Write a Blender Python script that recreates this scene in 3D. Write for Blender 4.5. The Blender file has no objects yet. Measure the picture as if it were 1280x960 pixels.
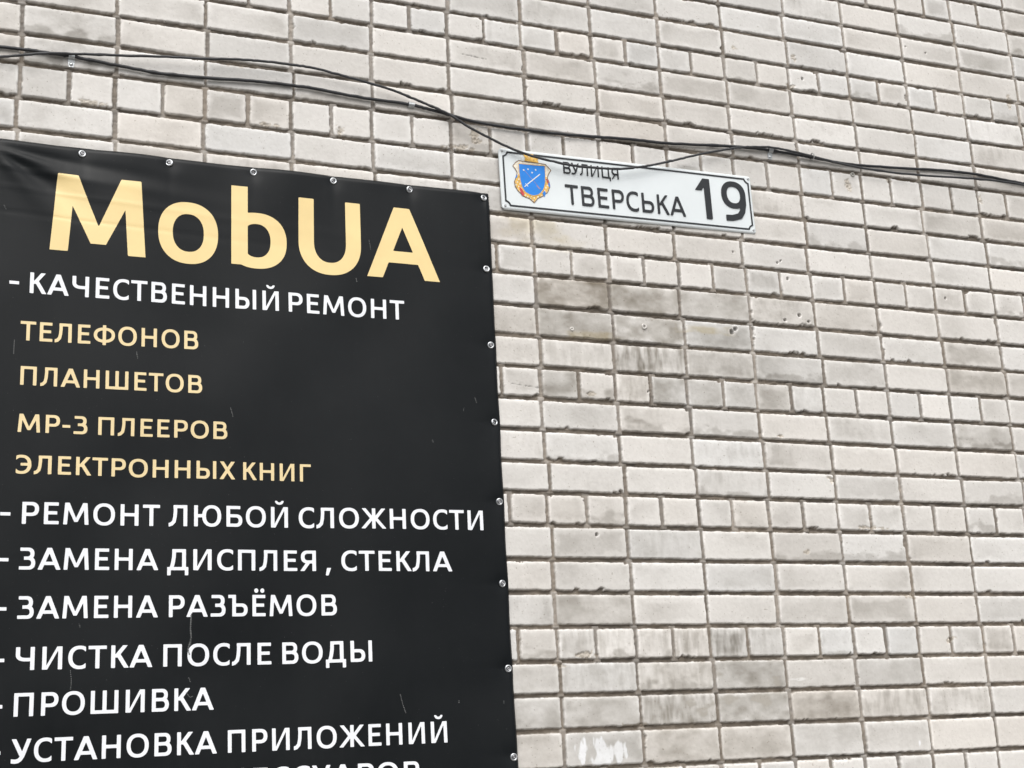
import bpy, math, random
import numpy as np
from mathutils import Matrix, Vector

scene = bpy.context.scene
COL = scene.collection
ZG = 3.18                      # height of the wall's lattice origin above the pavement

# ------------------------------------------------------------------ camera
CAM_R = np.array([[0.9250314690696566, -0.37630146300789796, -0.05209597075541081],
                  [0.05607091348278548, 0.27087472581737637, -0.9609801952041298],
                  [0.37572973517149133, 0.8860158530474932, 0.2716672123324495]])
CAM_P = np.array([-1.78824984, -3.9843408, -1.58182326])
FPX = 1834.11084
cd = bpy.data.cameras.new("camera")
cam = bpy.data.objects.new("camera", cd)
COL.objects.link(cam)
M4 = Matrix.Identity(4)
for i in range(3):
    M4[i][0] = CAM_R[0][i]
    M4[i][1] = -CAM_R[1][i]
    M4[i][2] = -CAM_R[2][i]
M4[0][3], M4[1][3], M4[2][3] = CAM_P[0], CAM_P[1], CAM_P[2] + ZG
cam.matrix_world = M4
cd.sensor_width = 36.0
cd.lens = FPX / 1280 * 36
cd.clip_start = 0.05
cd.clip_end = 500
scene.camera = cam

# ------------------------------------------------------------------ light
SUN_ELEV = math.radians(52)
SUN_AZ = math.radians(192)      # compass angle from +Y, clockwise: in front of the wall
world = bpy.data.worlds.new("World")
scene.world = world
world.use_nodes = True
wn = world.node_tree
bg = wn.nodes["Background"]
sky = wn.nodes.new("ShaderNodeTexSky")
sky.sky_type = 'NISHITA'
sky.sun_disc = False
sky.sun_elevation = SUN_ELEV
sky.sun_rotation = SUN_AZ
sky.air_density = 1.0
sky.dust_density = 4.0
sky.ozone_density = 1.0
hs = wn.nodes.new("ShaderNodeHueSaturation")   # a grey overcast sky
hs.inputs["Saturation"].default_value = 0.16
wn.links.new(sky.outputs[0], hs.inputs["Color"])
wn.links.new(hs.outputs[0], bg.inputs[0])
bg.inputs[1].default_value = 0.12
sd = bpy.data.lights.new("sun", 'SUN')
sd.energy = 1.3
sd.angle = math.radians(60)
sd.color = (1.0, 0.965, 0.92)
sun = bpy.data.objects.new("sun", sd)
COL.objects.link(sun)
sdir = Vector((math.sin(SUN_AZ) * math.cos(SUN_ELEV), math.cos(SUN_AZ) * math.cos(SUN_ELEV), math.sin(SUN_ELEV)))
sun.rotation_euler = sdir.to_track_quat('Z', 'Y').to_euler()
sun.location = (0, -3, 9)
vs = scene.view_settings
vs.view_transform = 'Standard'
vs.look = 'None'
vs.exposure = 0.46
vs.gamma = 1.0
vs.use_curve_mapping = False

rng = np.random.default_rng(7)
random.seed(7)


# ------------------------------------------------------------------ helpers
def on_wall(px, py, y=0.0):
    """the point of the wall (or of a plane y in front of it) that a measured sight line meets"""
    d = np.array([(px - 640) / FPX, (py - 480) / FPX, 1.0]) @ CAM_R
    t = (y - CAM_P[1]) / d[1]
    p = CAM_P + d * t
    return float(p[0]), float(p[2])


def mesh_obj(name, verts, faces, mat, parent=None, smooth=False):
    me = bpy.data.meshes.new(name)
    me.from_pydata([tuple(map(float, v)) for v in verts], [], [tuple(map(int, f)) for f in faces])
    me.update()
    if mat:
        me.materials.append(mat)
    if smooth:
        me.polygons.foreach_set("use_smooth", [True] * len(me.polygons))
    o = bpy.data.objects.new(name, me)
    COL.objects.link(o)
    if parent:
        o.parent = parent
    return o


def tag(o, label=None, cat=None, group=None, kind=None):
    if label: o["label"] = label
    if cat: o["category"] = cat
    if group: o["group"] = group
    if kind: o["kind"] = kind
    return o


def empty(name, loc):
    o = bpy.data.objects.new(name, None)
    o.location = loc
    o.empty_display_size = 0.05
    COL.objects.link(o)
    return o


class Nodes:
    def __init__(self, name):
        self.m = bpy.data.materials.new(name)
        self.m.use_nodes = True
        self.t = self.m.node_tree
        self.b = self.t.nodes["Principled BSDF"]

    def new(self, kind, **kw):
        n = self.t.nodes.new(kind)
        for k, v in kw.items():
            setattr(n, k, v)
        return n

    def link(self, a, b):
        self.t.links.new(a, b)

    def noise(self, scale, detail=3.0, rough=0.55, stretch=None):
        tc = self.new("ShaderNodeTexCoord")
        n = self.new("ShaderNodeTexNoise")
        n.inputs["Scale"].default_value = scale
        n.inputs["Detail"].default_value = detail
        n.inputs["Roughness"].default_value = rough
        if stretch:
            mp = self.new("ShaderNodeMapping")
            mp.inputs["Scale"].default_value = stretch
            self.link(tc.outputs["Object"], mp.inputs[0])
            self.link(mp.outputs[0], n.inputs["Vector"])
        else:
            self.link(tc.outputs["Object"], n.inputs["Vector"])
        return n

    def ramp(self, src, stops):
        r = self.new("ShaderNodeValToRGB")
        el = r.color_ramp.elements
        while len(el) < len(stops):
            el.new(0.5)
        for e, (p, c) in zip(el, stops):
            e.position = p
            e.color = (c[0], c[1], c[2], 1) if not isinstance(c, float) else (c, c, c, 1)
        self.link(src, r.inputs[0])
        return r

    def bump(self, src, strength, dist, normal=None):
        b = self.new("ShaderNodeBump")
        b.inputs["Strength"].default_value = strength
        b.inputs["Distance"].default_value = dist
        self.link(src, b.inputs["Height"])
        if normal:
            self.link(normal, b.inputs["Normal"])
        return b


def simple_mat(name, col, rough=0.5, metal=0.0, var=0.12, scale=60.0, bump=0.1, spec=0.5):
    n = Nodes(name)
    ns = n.noise(scale)
    c0 = tuple(max(0.0, c * (1 - var)) for c in col)
    c1 = tuple(min(1.0, c * (1 + var)) for c in col)
    r = n.ramp(ns.outputs["Fac"], [(0.3, c0), (0.7, c1)])
    n.link(r.outputs[0], n.b.inputs["Base Color"])
    n.b.inputs["Roughness"].default_value = rough
    n.b.inputs["Metallic"].default_value = metal
    n.b.inputs["Specular IOR Level"].default_value = spec
    if bump:
        bp = n.bump(ns.outputs["Fac"], bump, 0.002)
        n.link(bp.outputs[0], n.b.inputs["Normal"])
    return n.m


# ------------------------------------------------------------------ ground
def build_ground():
    n = Nodes("asphalt")
    a = n.noise(3.0, 6)
    b = n.noise(180.0, 3)
    r = n.ramp(a.outputs["Fac"], [(0.3, (0.07, 0.068, 0.065)), (0.7, (0.13, 0.127, 0.12))])
    n.link(r.outputs[0], n.b.inputs["Base Color"])
    n.b.inputs["Roughness"].default_value = 0.9
    n.link(n.bump(b.outputs["Fac"], 0.4, 0.004).outputs[0], n.b.inputs["Normal"])
    o = mesh_obj("ground", [(-150, -150, 0), (150, -150, 0), (150, 150, 0), (-150, 150, 0)], [(0, 1, 2, 3)], n.m)
    tag(o, kind="structure")
    s = simple_mat("paving", (0.26, 0.25, 0.235), 0.85, var=0.2, scale=9, bump=0.2)
    v = [(-9, -3.0, 0), (9, -3.0, 0), (9, 0.02, 0), (-9, 0.02, 0)]
    vs_ = v + [(x, y, 0.13) for x, y, _ in v]
    p = mesh_obj("pavement", vs_, [(4, 5, 6, 7), (0, 1, 5, 4), (1, 2, 6, 5), (3, 0, 4, 7)], s)
    tag(p, kind="structure")


build_ground()


# ------------------------------------------------------------------ brick wall
RES = 0.0025
WX0, WX1 = -3.3, 3.8
WZ0, WZ1 = -ZG, 2.42
FX0, FX1, FZ0, FZ1 = -1.80, 2.46, -1.72, 1.52      # finely meshed part
ROW_OFF = {4: -1.9, 3: 6.1, 0: 0.6, -1: -5.5, 8: 4.4, 7: 2.0, 11: -0.6, 12: -0.9, 15: 3.9, 16: 2.6, 19: -1.5, 20: -2.2, 23: -9.0}
COL_OFF = [-4.6, 1.7, 3.4, 4.3, 3.2, 2.6, 2.0, 1.1, -1.9, -1.6, 0.3, -0.5, -1.1, -4.1, 0.7]   # columns a..o, mm


def upsample(a, ny, nx):
    h, w = a.shape
    y = np.linspace(0, h - 1.001, ny); x = np.linspace(0, w - 1.001, nx)
    yi = y.astype(int); xi = x.astype(int)
    fy = (y - yi); fx = (x - xi)
    fy = (fy * fy * (3 - 2 * fy)).astype(np.float32)[:, None]
    fx = (fx * fx * (3 - 2 * fx)).astype(np.float32)[None, :]
    r = a[yi] * (1 - fy) + a[yi + 1] * fy
    return r[:, xi] * (1 - fx) + r[:, xi + 1] * fx


def field(ny, nx, sz, sx, octaves=2):
    """smooth noise in about -1..1 with cell size sz (up) by sx (along), in metres"""
    out = np.zeros((ny, nx), np.float32); amp = 1.0; tot = 0
    for k in range(octaves):
        h = max(3, int(ny * RES / sz) + 2); w = max(3, int(nx * RES / sx) + 2)
        out += amp * upsample(rng.uniform(-1, 1, (h, w)).astype(np.float32), ny, nx)
        tot += amp; amp *= 0.55; sz /= 2; sx /= 2
    return out / tot * 1.3


def build_wall():
    xs = np.arange(WX0, WX1, RES, dtype=np.float32)
    zs = np.arange(WZ0, WZ1, RES, dtype=np.float32)
    nx, nz = len(xs), len(zs)
    e1 = field(nz, nx, 0.016, 0.018, 2)      # edge wobble
    e2 = field(nz, nx, 0.005, 0.005, 1)
    m1 = field(nz, nx, 0.010, 0.022, 3)      # mortar lumps
    s1 = field(nz, nx, 0.030, 0.045, 3)      # blotches
    s2 = field(nz, nx, 0.12, 0.16, 2)        # wide soiling
    st = field(nz, nx, 0.055, 0.013, 3) + 0.35 * s1       # runs down the face
    g1 = field(nz, nx, 0.006, 0.006, 2)      # grain
    surf = field(nz, nx, 0.05, 0.07, 3)      # uneven face
    H = -0.0108 + 0.0034 * m1
    mv = 1 + 0.16 * m1 + 0.30 * s2 + 0.16 * s1
    mort = np.stack([0.165 * mv, 0.137 * mv, 0.107 * mv], -1)
    A = mort.astype(np.float32)
    MASK = np.zeros((nz, nx), np.float32)

    def win(x0, x1, z0, z1):
        i0 = max(0, int((x0 - WX0) / RES)); i1 = min(nx, int((x1 - WX0) / RES) + 2)
        j0 = max(0, int((z0 - WZ0) / RES)); j1 = min(nz, int((z1 - WZ0) / RES) + 2)
        return slice(j0, j1), slice(i0, i1), i1 - i0 > 1 and j1 - j0 > 1

    def rowz(r):                              # lower edge line of course r (centre of joint)
        return -(r - 8) * 0.1 + ROW_OFF.get(r, 0.0) / 1000.0

    def colx(k, r):
        off = COL_OFF[k] if 0 <= k < len(COL_OFF) else 0.0
        return (k - 6) * 0.26 + off / 1000.0

    R0 = -17; R1 = int((ZG) / 0.1) + 9
    K0 = int(math.floor(WX0 / 0.26)) + 5; K1 = int(math.ceil(WX1 / 0.26)) + 7
    R_ = random.Random(11)
    jit = {}
    RECTS = []
    hcol = {}
    for r in range(R0, R1 + 1):
        sh = R_.gauss(0, 0.0022)
        for k in range(K0, K1 + 2):
            jit[(k, r)] = R_.gauss(0, 0.0026) + sh
    # upright joints are filled nearly flush and run through the courses
    for r in range(R0, R1 + 1):
        z0, z1 = rowz(r), rowz(r - 1)
        header = (r % 4 == 0)
        for k in range(K0, K1 + 1):
            js = [colx(k, r) + jit[(k, r)]]
            if header:
                js.append((colx(k, r) + colx(k + 1, r)) / 2 + R_.gauss(0, 0.002))
            for q, xj in enumerate(js):
                a, b, ok = win(xj - 0.013, xj + 0.013, z0 - 0.001, z1 + 0.001)
                if not ok: continue
                d = np.abs(xs[b][None, :] - xj)
                w = np.clip((0.013 - d) / 0.003, 0, 1)
                lvl = R_.uniform(-0.0092, -0.0026)
                tgt = lvl + 0.0016 * m1[a, b]
                H[a, b] = np.where(w > 0, np.maximum(H[a, b], H[a, b] * (1 - w) + tgt * w), H[a, b])
                lite = R_.uniform(0.01, 0.12)
                A[a, b] += (w * lite)[..., None]
    # bricks
    for r in range(R0, R1 + 1):
        z0, z1 = rowz(r), rowz(r - 1)
        header = (r % 4 == 0)
        for k in range(K0, K1 + 1):
            xa = colx(k, r) + jit[(k, r)]; xb = colx(k + 1, r) + jit[(k + 1, r)]
            if header:
                xm = (xa + xb) / 2 + R_.gauss(0, 0.003)
                spans = [(xa, xm), (xm, xb)]
            else:
                spans = [(xa, xb)]
            for (u0, u1) in spans:
                gl = R_.uniform(0.0030, 0.0062); gr = R_.uniform(0.0030, 0.0062)
                gb = R_.uniform(0.0050, 0.0076); gt = R_.uniform(0.0040, 0.0058)
                bx0, bx1, bz0, bz1 = u0 + gl, u1 - gr, z0 + gb, z1 - gt
                cx, cz = (bx0 + bx1) / 2, (bz0 + bz1) / 2
                hx, hz = (bx1 - bx0) / 2, (bz1 - bz0) / 2
                a, b, ok = win(bx0 - 0.006, bx1 + 0.006, bz0 - 0.006, bz1 + 0.006)
                if not ok: continue
                X, Z = np.meshgrid(xs[b] - cx, zs[a] - cz)
                rot = R_.gauss(0, 0.0045)
                Xr = X + Z * R_.gauss(0, 0.006); Zr = Z - X * rot
                cr = R_.uniform(0.003, 0.010)
                qx = np.abs(Xr) - hx + cr; qz = np.abs(Zr) - hz + cr
                sd_ = cr - (np.hypot(np.maximum(qx, 0), np.maximum(qz, 0)) + np.minimum(np.maximum(qx, qz), 0))
                sd_ = sd_ + 0.0011 * e1[a, b] + 0.0006 * e2[a, b]
                rough = R_.random()
                # knocked-off arrises, mostly on the lower edge
                for c in range(int(R_.expovariate(1.6 if rough < 0.7 else 0.33))):
                    t = R_.random()
                    if t < 0.58:   px, pz = R_.uniform(-hx, hx), -hz - R_.uniform(0.0, 0.006)
                    elif t < 0.78: px, pz = R_.choice((-1, 1)) * (hx + 0.001), R_.choice((-1, 1)) * (hz + 0.001)
                    elif t < 0.9:  px, pz = R_.choice((-1, 1)) * (hx + 0.003), R_.uniform(-hz, hz)
                    else:          px, pz = R_.uniform(-hx, hx), hz + 0.003
                    rad = R_.uniform(0.0025, 0.0085); el = R_.uniform(0.22, 0.8)
                    if t >= 0.78 and t < 0.9: ex, ez = 1.0, el
                    else: ex, ez = el, 1.0
                    dd = np.hypot((X - px) * ex, (Z - pz) * ez) - rad
                    sd_ = np.minimum(sd_, dd + 0.0042 * e1[a, b] + 0.0022 * e2[a, b])
                face = R_.gauss(0, 0.0011)
                fh = face + X / hx * R_.gauss(0, 0.0007) + Z / hz * R_.gauss(0, 0.0006) + 0.0005 * surf[a, b] + 0.00022 * g1[a, b]
                t = np.clip(sd_ / 0.0042, 0, 1)
                prof = 1 - (1 - t) ** 2.2
                low = np.minimum(H[a, b], fh - 0.003)
                hh = low + (fh - low) * prof
                inside = sd_ > 0
                H[a, b] = np.where(inside, hh, H[a, b])
                mk = np.clip(sd_ / 0.0022, 0, 1)
                MASK[a, b] = np.maximum(MASK[a, b], mk)
                RECTS.append((bx0, bx1, bz0, bz1))
                # colour of the brick itself
                v = R_.gauss(0.625, 0.026)
                warm = R_.gauss(0.0, 0.0055)
                base = np.array([v + warm + 0.012, v - 0.008, v - warm - 0.036], np.float32)
                smud = 0.03 + R_.random() ** 1.4 * 0.19
                core = np.clip((sd_ - 0.008 - 0.006 * np.clip(Z / hz, 0, 1) + 0.010 * s1[a, b]) / 0.014, 0, 1)
                dark = smud * core * (0.75 + 0.5 * s2[a, b])
                dark += 0.07 * np.clip(s1[a, b] * 0.8 + s2[a, b] * 0.6 - 0.05, 0, 1) + 0.045 * np.clip(s2[a, b], -0.6, 1)
                if R_.random() < 0.18:
                    dark += 0.16 * R_.random() * np.clip(st[a, b] + 0.15, 0, 1) * np.clip(0.75 + Z / hz * 0.6 + 0.5 * s1[a, b], 0, 1)
                if R_.random() < 0.10:       # a grey blotch creeping in from the lower edge
                    dark += 0.26 * np.clip((-Z / hz - 0.35 + 0.8 * s1[a, b]) * 2.2, 0, 1)
                dark += 0.015 * g1[a, b]
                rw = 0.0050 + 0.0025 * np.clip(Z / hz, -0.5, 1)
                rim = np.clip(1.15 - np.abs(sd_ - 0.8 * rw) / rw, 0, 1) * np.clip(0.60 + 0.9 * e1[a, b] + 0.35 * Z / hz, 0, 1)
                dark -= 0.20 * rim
                tint = np.array([0.97, 1.0, 1.05], np.float32)
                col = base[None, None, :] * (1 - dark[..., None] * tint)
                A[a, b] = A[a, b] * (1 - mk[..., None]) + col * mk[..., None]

    # ---- marks that belong to particular bricks, plus painted-in brightness at upper right
    X2 = xs[None, :]; Z2 = zs[:, None]

    def soil_or_brighten(px, py, rx, rz, amt, runs=0.0, tint=(0.96, 1.0, 1.07), hard=0.12):
        x, z = on_wall(px, py)
        if hard < 0.2 and rx < .15:                 # soiling or lightening of one brick: spreads over its own face
            hit = [q for q in RECTS if q[0] - .008 <= x <= q[1] + .008 and q[2] - .008 <= z <= q[3] + .008]
            if not hit: return
            q = hit[0]
            x, z = (q[0] + q[1]) / 2, (q[2] + q[3]) / 2
            hx_, hz_ = (q[1] - q[0]) / 2 + .006, (q[3] - q[2]) / 2 + .006
            a, b, ok = win(x - hx_, x + hx_, z - hz_, z + hz_)
            if not ok: return
            d = np.minimum(hx_ - np.abs(X2[:, b] - x), hz_ - np.abs(Z2[a] - z))
            w = np.clip((d + 0.010 * s1[a, b] + .004 * e1[a, b]) / 0.010, 0, 1)
            w = w
        else:
            a, b, ok = win(x - rx * 1.4, x + rx * 1.4, z - rz * 1.4, z + rz * 1.4)
            if not ok: return
            q = np.maximum(np.abs(X2[:, b] - x) / rx, np.abs(Z2[a] - z) / rz)
            w = np.clip((1 - q + .3 * s1[a, b]) / max(hard, .4), 0, 1)
        w = w * (0.4 + 0.6 * MASK[a, b])
        tex = 0.80 + 0.50 * s1[a, b] + 0.2 * s2[a, b]
        if runs: tex = tex * (1 - runs) + runs * np.clip(0.45 + 0.95 * st[a, b], 0, 1.3)
        dk = np.clip(amt * (0.95 if amt > 0.4 else 0.9 if amt > 0 else 1.3) * w * tex, -0.4, 0.8)
        A[a, b] *= (1 - dk[..., None] * np.array(tint, np.float32))

    for args in [
        (718, 370, .135, .046, .62), (808, 378, .130, .046, .55), (895, 388, .128, .046, .38),
        (722, 404, .135, .046, .44), (808, 413, .130, .046, .52), (893, 424, .128, .040, .26),
        (722, 447, .122, .042, .16, 1.0), (812, 457, .120, .042, .50, .9), (902, 462, .118, .042, .30, .4),
        (700, 482, .060, .042, .38), (838, 491, .055, .040, .46), (795, 489, .058, .042, .26, 1.0),
        (880, 493, .055, .042, .30), (917, 494, .055, .042, .20), (640, 398, .06, .042, .22),
        (987, 378, .115, .042, .20), (990, 458, .115, .042, .22), (975, 500, .055, .042, .24), (1010, 502, .055, .042, .22),
        (1060, 390, .115, .042, .14), (1075, 465, .11, .042, .14), (1220, 478, .11, .042, .22), (1200, 442, .11, .042, .16),
        (1050, 530, .11, .042, .14), (1220, 545, .10, .042, .26), (1200, 470, .10, .042, .14),
        (723, 803, .06, .045, .25, .9), (770, 805, .058, .045, .30, .9), (815, 806, .058, .045, .22, .9), (860, 804, .06, .045, .34, 1.0),
        (910, 806, .058, .045, .38, .9), (955, 806, .055, .045, .26, .6),
        (742, 845, .12, .045, .26, .7), (840, 845, .12, .045, .40, .4), (935, 845, .12, .045, .44), (735, 885, .12, .045, .30),
        (845, 885, .12, .045, .46, .7), (940, 886, .12, .045, .46), (1035, 884, .12, .045, .36), (1030, 843, .11, .045, .16),
        (845, 932, .12, .045, .34), (745, 930, .12, .045, .22), (945, 928, .12, .045, .30), (1120, 842, .12, .045, .2),
        (1030, 925, .12, .045, .2), (665, 885, .08, .045, .3), (680, 845, .08, .045, .18), (670, 930, .08, .045, .25),
        (700, 765, .10, .045, .26), (780, 765, .10, .045, .16), (850, 680, .11, .045, .20, .5), (760, 720, .12, .045, .1),
        (1210, 150, .12, .04, -.05), (1100, 60, .4, .25, -.06), (40, 100, .16, .2, .10), (120, 55, .2, .1, .08), (30, 20, .2, .1, .1),  # negative amounts paint the brighter light at upper right into the brick colour
        (700, 690, .12, .045, .08), (1110, 880, .12, .042, .2, .8), (1190, 885, .12, .042, .2, .8), (820, 560, .3, .2, .05),
        (600, 178, .06, .04, .25), (650, 160, .1, .03, .12), (760, 175, .12, .03, .14),
    ]:
        soil_or_brighten(*args)
    soil_or_brighten(668, 285, .12, .042, .07, 0, (0.3, 0.8, 2.2), .5)        # rust wash under the sign
    soil_or_brighten(700, 305, .12, .03, .04, 0, (0.3, 0.8, 2.2), .5)
    soil_or_brighten(735, 420, .10, .018, .15, 0, (0.3, 0.8, 2.0), .5)
    soil_or_brighten(880, 412, .10, .016, .22, 0, (0.3, 0.8, 2.0), .5)

    def paint(px, py, rx, rz, val, thr, f):
        x, z = on_wall(px, py)
        a, b, ok = win(x - rx, x + rx, z - rz, z + rz)
        q = np.hypot((X2[:, b] - x) / rx, (Z2[a] - z) / rz)
        w = np.clip((1 - q - thr + f[a, b] * 0.75) * 4, 0, 1) * MASK[a, b] * 0.85
        A[a, b] = A[a, b] * (1 - w[..., None]) + np.array(val, np.float32) * w[..., None]

    paint(764, 938, .060, .040, (.74, .75, .76), .10, st)
    paint(752, 950, .050, .022, (.74, .75, .76), .05, st)
    paint(728, 938, .025, .040, (.80, .81, .83), .35, st)
    paint(1150, 928, .012, .030, (.80, .80, .82), .3, st)
    paint(1000, 849, .10, .010, (.70, .69, .67), .45, s1)
    for (px, py) in [(905, 845), (962, 848), (915, 872), (955, 876), (880, 885), (865, 880)]:
        paint(px, py, .055, .040, (.37, .345, .305), .55, s1)
    paint(658, 165, .014, .012, (.72, .71, .69), .3, s1)

    def hole(px, py, rad, depth, ring=0.0):
        x, z = on_wall(px, py)
        a, b, ok = win(x - rad * 3, x + rad * 3, z - rad * 3, z + rad * 3)
        d = np.hypot(X2[:, b] - x, Z2[a] - z) + 0.0012 * e2[a, b]
        w = np.clip((rad - d) / 0.0022 + 0.5, 0, 1)
        H[a, b] -= w * depth
        A[a, b] *= (1 - 0.45 * w[..., None])
        if ring:
            wr = np.clip((rad * 2.2 - d) / 0.003, 0, 1) * (1 - w)
            A[a, b] += (ring * wr)[..., None]

    for px, py, rad in [(972, 328, .004), (985, 348, .005), (976, 326, .003), (999, 394, .006), (981, 400, .0055), (1011, 402, .005),
                        (1003, 98, .005), (915, 415, .008), (919, 411, .007), (811, 489, .003), (746, 668, .005),
                        (1132, 58, .003), (916, 315, .003), (1157, 66, .003), (1182, 373, .004)]:
        hole(px, py, rad, 0.012, 0.10)

    def spall(px, py, rx, rz, depth, f):
        x, z = on_wall(px, py)
        a, b, ok = win(x - rx * 1.3, x + rx * 1.3, z - rz * 1.3, z + rz * 1.3)
        q = np.hypot((X2[:, b] - x) / rx, (Z2[a] - z) / rz) + 0.7 * f[a, b] + 0.35 * e2[a, b]
        w = np.clip((1 - q) * 5, 0, 1)
        H[a, b] -= w * (depth * .5 + 0.0025 * e2[a, b])
        A[a, b] *= (1 - 0.22 * w[..., None] * np.array([.8, 1, 1.3], np.float32))

    for px, py, rx, rz, dp in [(990, 108, .016, .013, .006), (917, 60, .012, .008, .003), (992, 72, .012, .016, .003), (1262, 128, .012, .03, .004),
                               (738, 492, .022, .007, .005), 
                               (573, 185, .045, .012, .006), (425, 165, .014, .03, .006), 
                               (595, 170, .016, .03, .006), 
                               (735, 818, .03, .010, .006), (700, 830, .02, .008, .004), (795, 907, .05, .007, .006),
                               (110, 128, .05, .008, .005), (335, 155, .03, .008, .005), (300, 82, .05, .005, .004), (1190, 800, .02, .01, .006),
                               (1140, 745, .02, .012, .003), (975, 545, .016, .006, .004), (1010, 690, .012, .006, .004), (1060, 230, .012, .03, .005),
                               (1110, 225, .012, .02, .006), (1225, 250, .010, .02, .006), (1040, 600, .014, .01, .006), (1090, 660, .05, .006, .006)]:
        spall(px, py, rx, rz, dp, e1)
    # chipped scratch
    for (xa, ya, xb, yb) in [(575, 67, 608, 74), (640, 480, 680, 486)]:
        x0, z0 = on_wall(xa, ya); x1, z1 = on_wall(xb, yb)
        a, b, ok = win(min(x0, x1) - .01, max(x0, x1) + .01, min(z0, z1) - .01, max(z0, z1) + .01)
        ux, uz = x1 - x0, z1 - z0; L2 = ux * ux + uz * uz
        t = np.clip(((X2[:, b] - x0) * ux + (Z2[a] - z0) * uz) / L2, 0, 1)
        d = np.hypot(X2[:, b] - x0 - t * ux, Z2[a] - z0 - t * uz) + 0.002 * e2[a, b]
        w = np.clip((0.0022 - d) / 0.002, 0, 1)
        H[a, b] -= 0.002 * w; A[a, b] *= (1 - 0.35 * w[..., None])

    A = np.clip(A, 0.02, 0.9)

    # ---- mesh: fine where it is seen close, coarser beyond and behind the banner
    ST = 4
    def snap(v, o): return int(round((v - o) / RES / ST)) * ST
    i0, i1 = snap(FX0, WX0), snap(FX1, WX0); j0, j1 = snap(FZ0, WZ0), snap(FZ1, WZ0)
    bi1, bj1 = snap(-0.19, WX0), snap(0.215, WZ0)             # behind the banner
    I1 = (nx - 1) // ST * ST; J1 = (nz - 1) // ST * ST
    quads = []
    ids = np.arange(nx * nz, dtype=np.int64).reshape(nz, nx)

    def patch(ia, ib, ja, jb, s):
        if ib <= ia or jb <= ja: return
        g = ids[ja:jb + 1:s, ia:ib + 1:s]
        quads.append(np.stack([g[:-1, :-1], g[:-1, 1:], g[1:, 1:], g[1:, :-1]], -1).reshape(-1, 4))

    patch(i0, bi1, bj1, j1, 1)
    patch(bi1, i1, j0, j1, 1)
    patch(i0, bi1, j0, bj1, ST)
    patch(0, i0, 0, J1, ST); patch(i1, I1, 0, J1, ST)
    patch(i0, i1, 0, j0, ST); patch(i0, i1, j1, J1, ST)
    Q = np.concatenate(quads)
    used, invq = np.unique(Q, return_inverse=True)
    Q = invq.reshape(-1, 4).astype(np.int32)
    zi, xi = used // nx, used % nx
    co = np.stack([xs[xi], -H[zi, xi], zs[zi] + ZG], -1).astype(np.float32)
    colr = A[zi, xi]
    nv = len(co)
    # body of the wall behind the face
    bxa, bxb, bza, bzb = WX0, WX1 - .01, 0.0, ZG + WZ1 - .01
    body = np.array([(bxa, .022, bza), (bxb, .022, bza), (bxb, .022, bzb), (bxa, .022, bzb),
                     (bxa, .40, bza), (bxb, .40, bza), (bxb, .40, bzb), (bxa, .40, bzb)], np.float32)
    bq = np.array([(0, 1, 2, 3), (5, 4, 7, 6), (4, 0, 3, 7), (1, 5, 6, 2), (3, 2, 6, 7)], np.int32) + nv
    co = np.concatenate([co, body]); Q = np.concatenate([Q, bq])
    colr = np.concatenate([colr, np.full((8, 3), .25, np.float32)])
    me = bpy.data.meshes.new("brick_wall")
    me.vertices.add(len(co)); me.vertices.foreach_set("co", co.ravel())
    me.loops.add(Q.size); me.loops.foreach_set("vertex_index", Q.ravel())
    me.polygons.add(len(Q))
    me.polygons.foreach_set("loop_start", np.arange(0, Q.size, 4, dtype=np.int32))
    me.polygons.foreach_set("loop_total", np.full(len(Q), 4, np.int32))
    sm = np.ones(len(Q), bool); sm[-5:] = False
    me.polygons.foreach_set("use_smooth", sm)
    at = me.color_attributes.new("brick_colour", 'FLOAT_COLOR', 'POINT')
    at.data.foreach_set("color", np.concatenate([colr, np.ones((len(colr), 1), np.float32)], 1).ravel())
    me.update()

    n = Nodes("silicate_brick")
    ca = n.new("ShaderNodeVertexColor"); ca.layer_name = "brick_colour"
    f1 = n.noise(420, 4, 0.65); f2 = n.noise(70, 5, 0.6)
    mul = n.new("ShaderNodeMix"); mul.data_type = 'RGBA'; mul.blend_type = 'MULTIPLY'
    mul.inputs["Factor"].default_value = 1.0
    r = n.ramp(f2.outputs["Fac"], [(0.25, (0.94, 0.936, 0.93)), (0.75, (1.05, 1.05, 1.05))])
    n.link(ca.outputs["Color"], mul.inputs[6]); n.link(r.outputs[0], mul.inputs[7])
    mul2 = n.new("ShaderNodeMix"); mul2.data_type = 'RGBA'; mul2.blend_type = 'MULTIPLY'
    mul2.inputs["Factor"].default_value = 1.0
    r2 = n.ramp(f1.outputs["Fac"], [(0.25, (0.88, 0.87, 0.85)), (0.40, (1.0, 1.0, 1.0))])
    n.link(mul.outputs[2], mul2.inputs[6]); n.link(r2.outputs[0], mul2.inputs[7])
    f3 = n.noise(150, 2, 0.5)
    r3 = n.ramp(f3.outputs["Fac"], [(0.27, (0.62, 0.59, 0.55)), (0.33, (1.0, 1.0, 1.0))])
    mul3 = n.new("ShaderNodeMix"); mul3.data_type = 'RGBA'; mul3.blend_type = 'MULTIPLY'
    mul3.inputs["Factor"].default_value = 1.0
    n.link(mul2.outputs[2], mul3.inputs[6]); n.link(r3.outputs[0], mul3.inputs[7])
    n.link(mul3.outputs[2], n.b.inputs["Base Color"])
    n.b.inputs["Roughness"].default_value = 0.62
    n.b.inputs["Specular IOR Level"].default_value = 0.5
    b1 = n.bump(f1.outputs["Fac"], 0.14, 0.0010)
    b2 = n.bump(f2.outputs["Fac"], 0.16, 0.0020, b1.outputs[0])
    n.link(b2.outputs[0], n.b.inputs["Normal"])
    me.materials.append(n.m)
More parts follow.
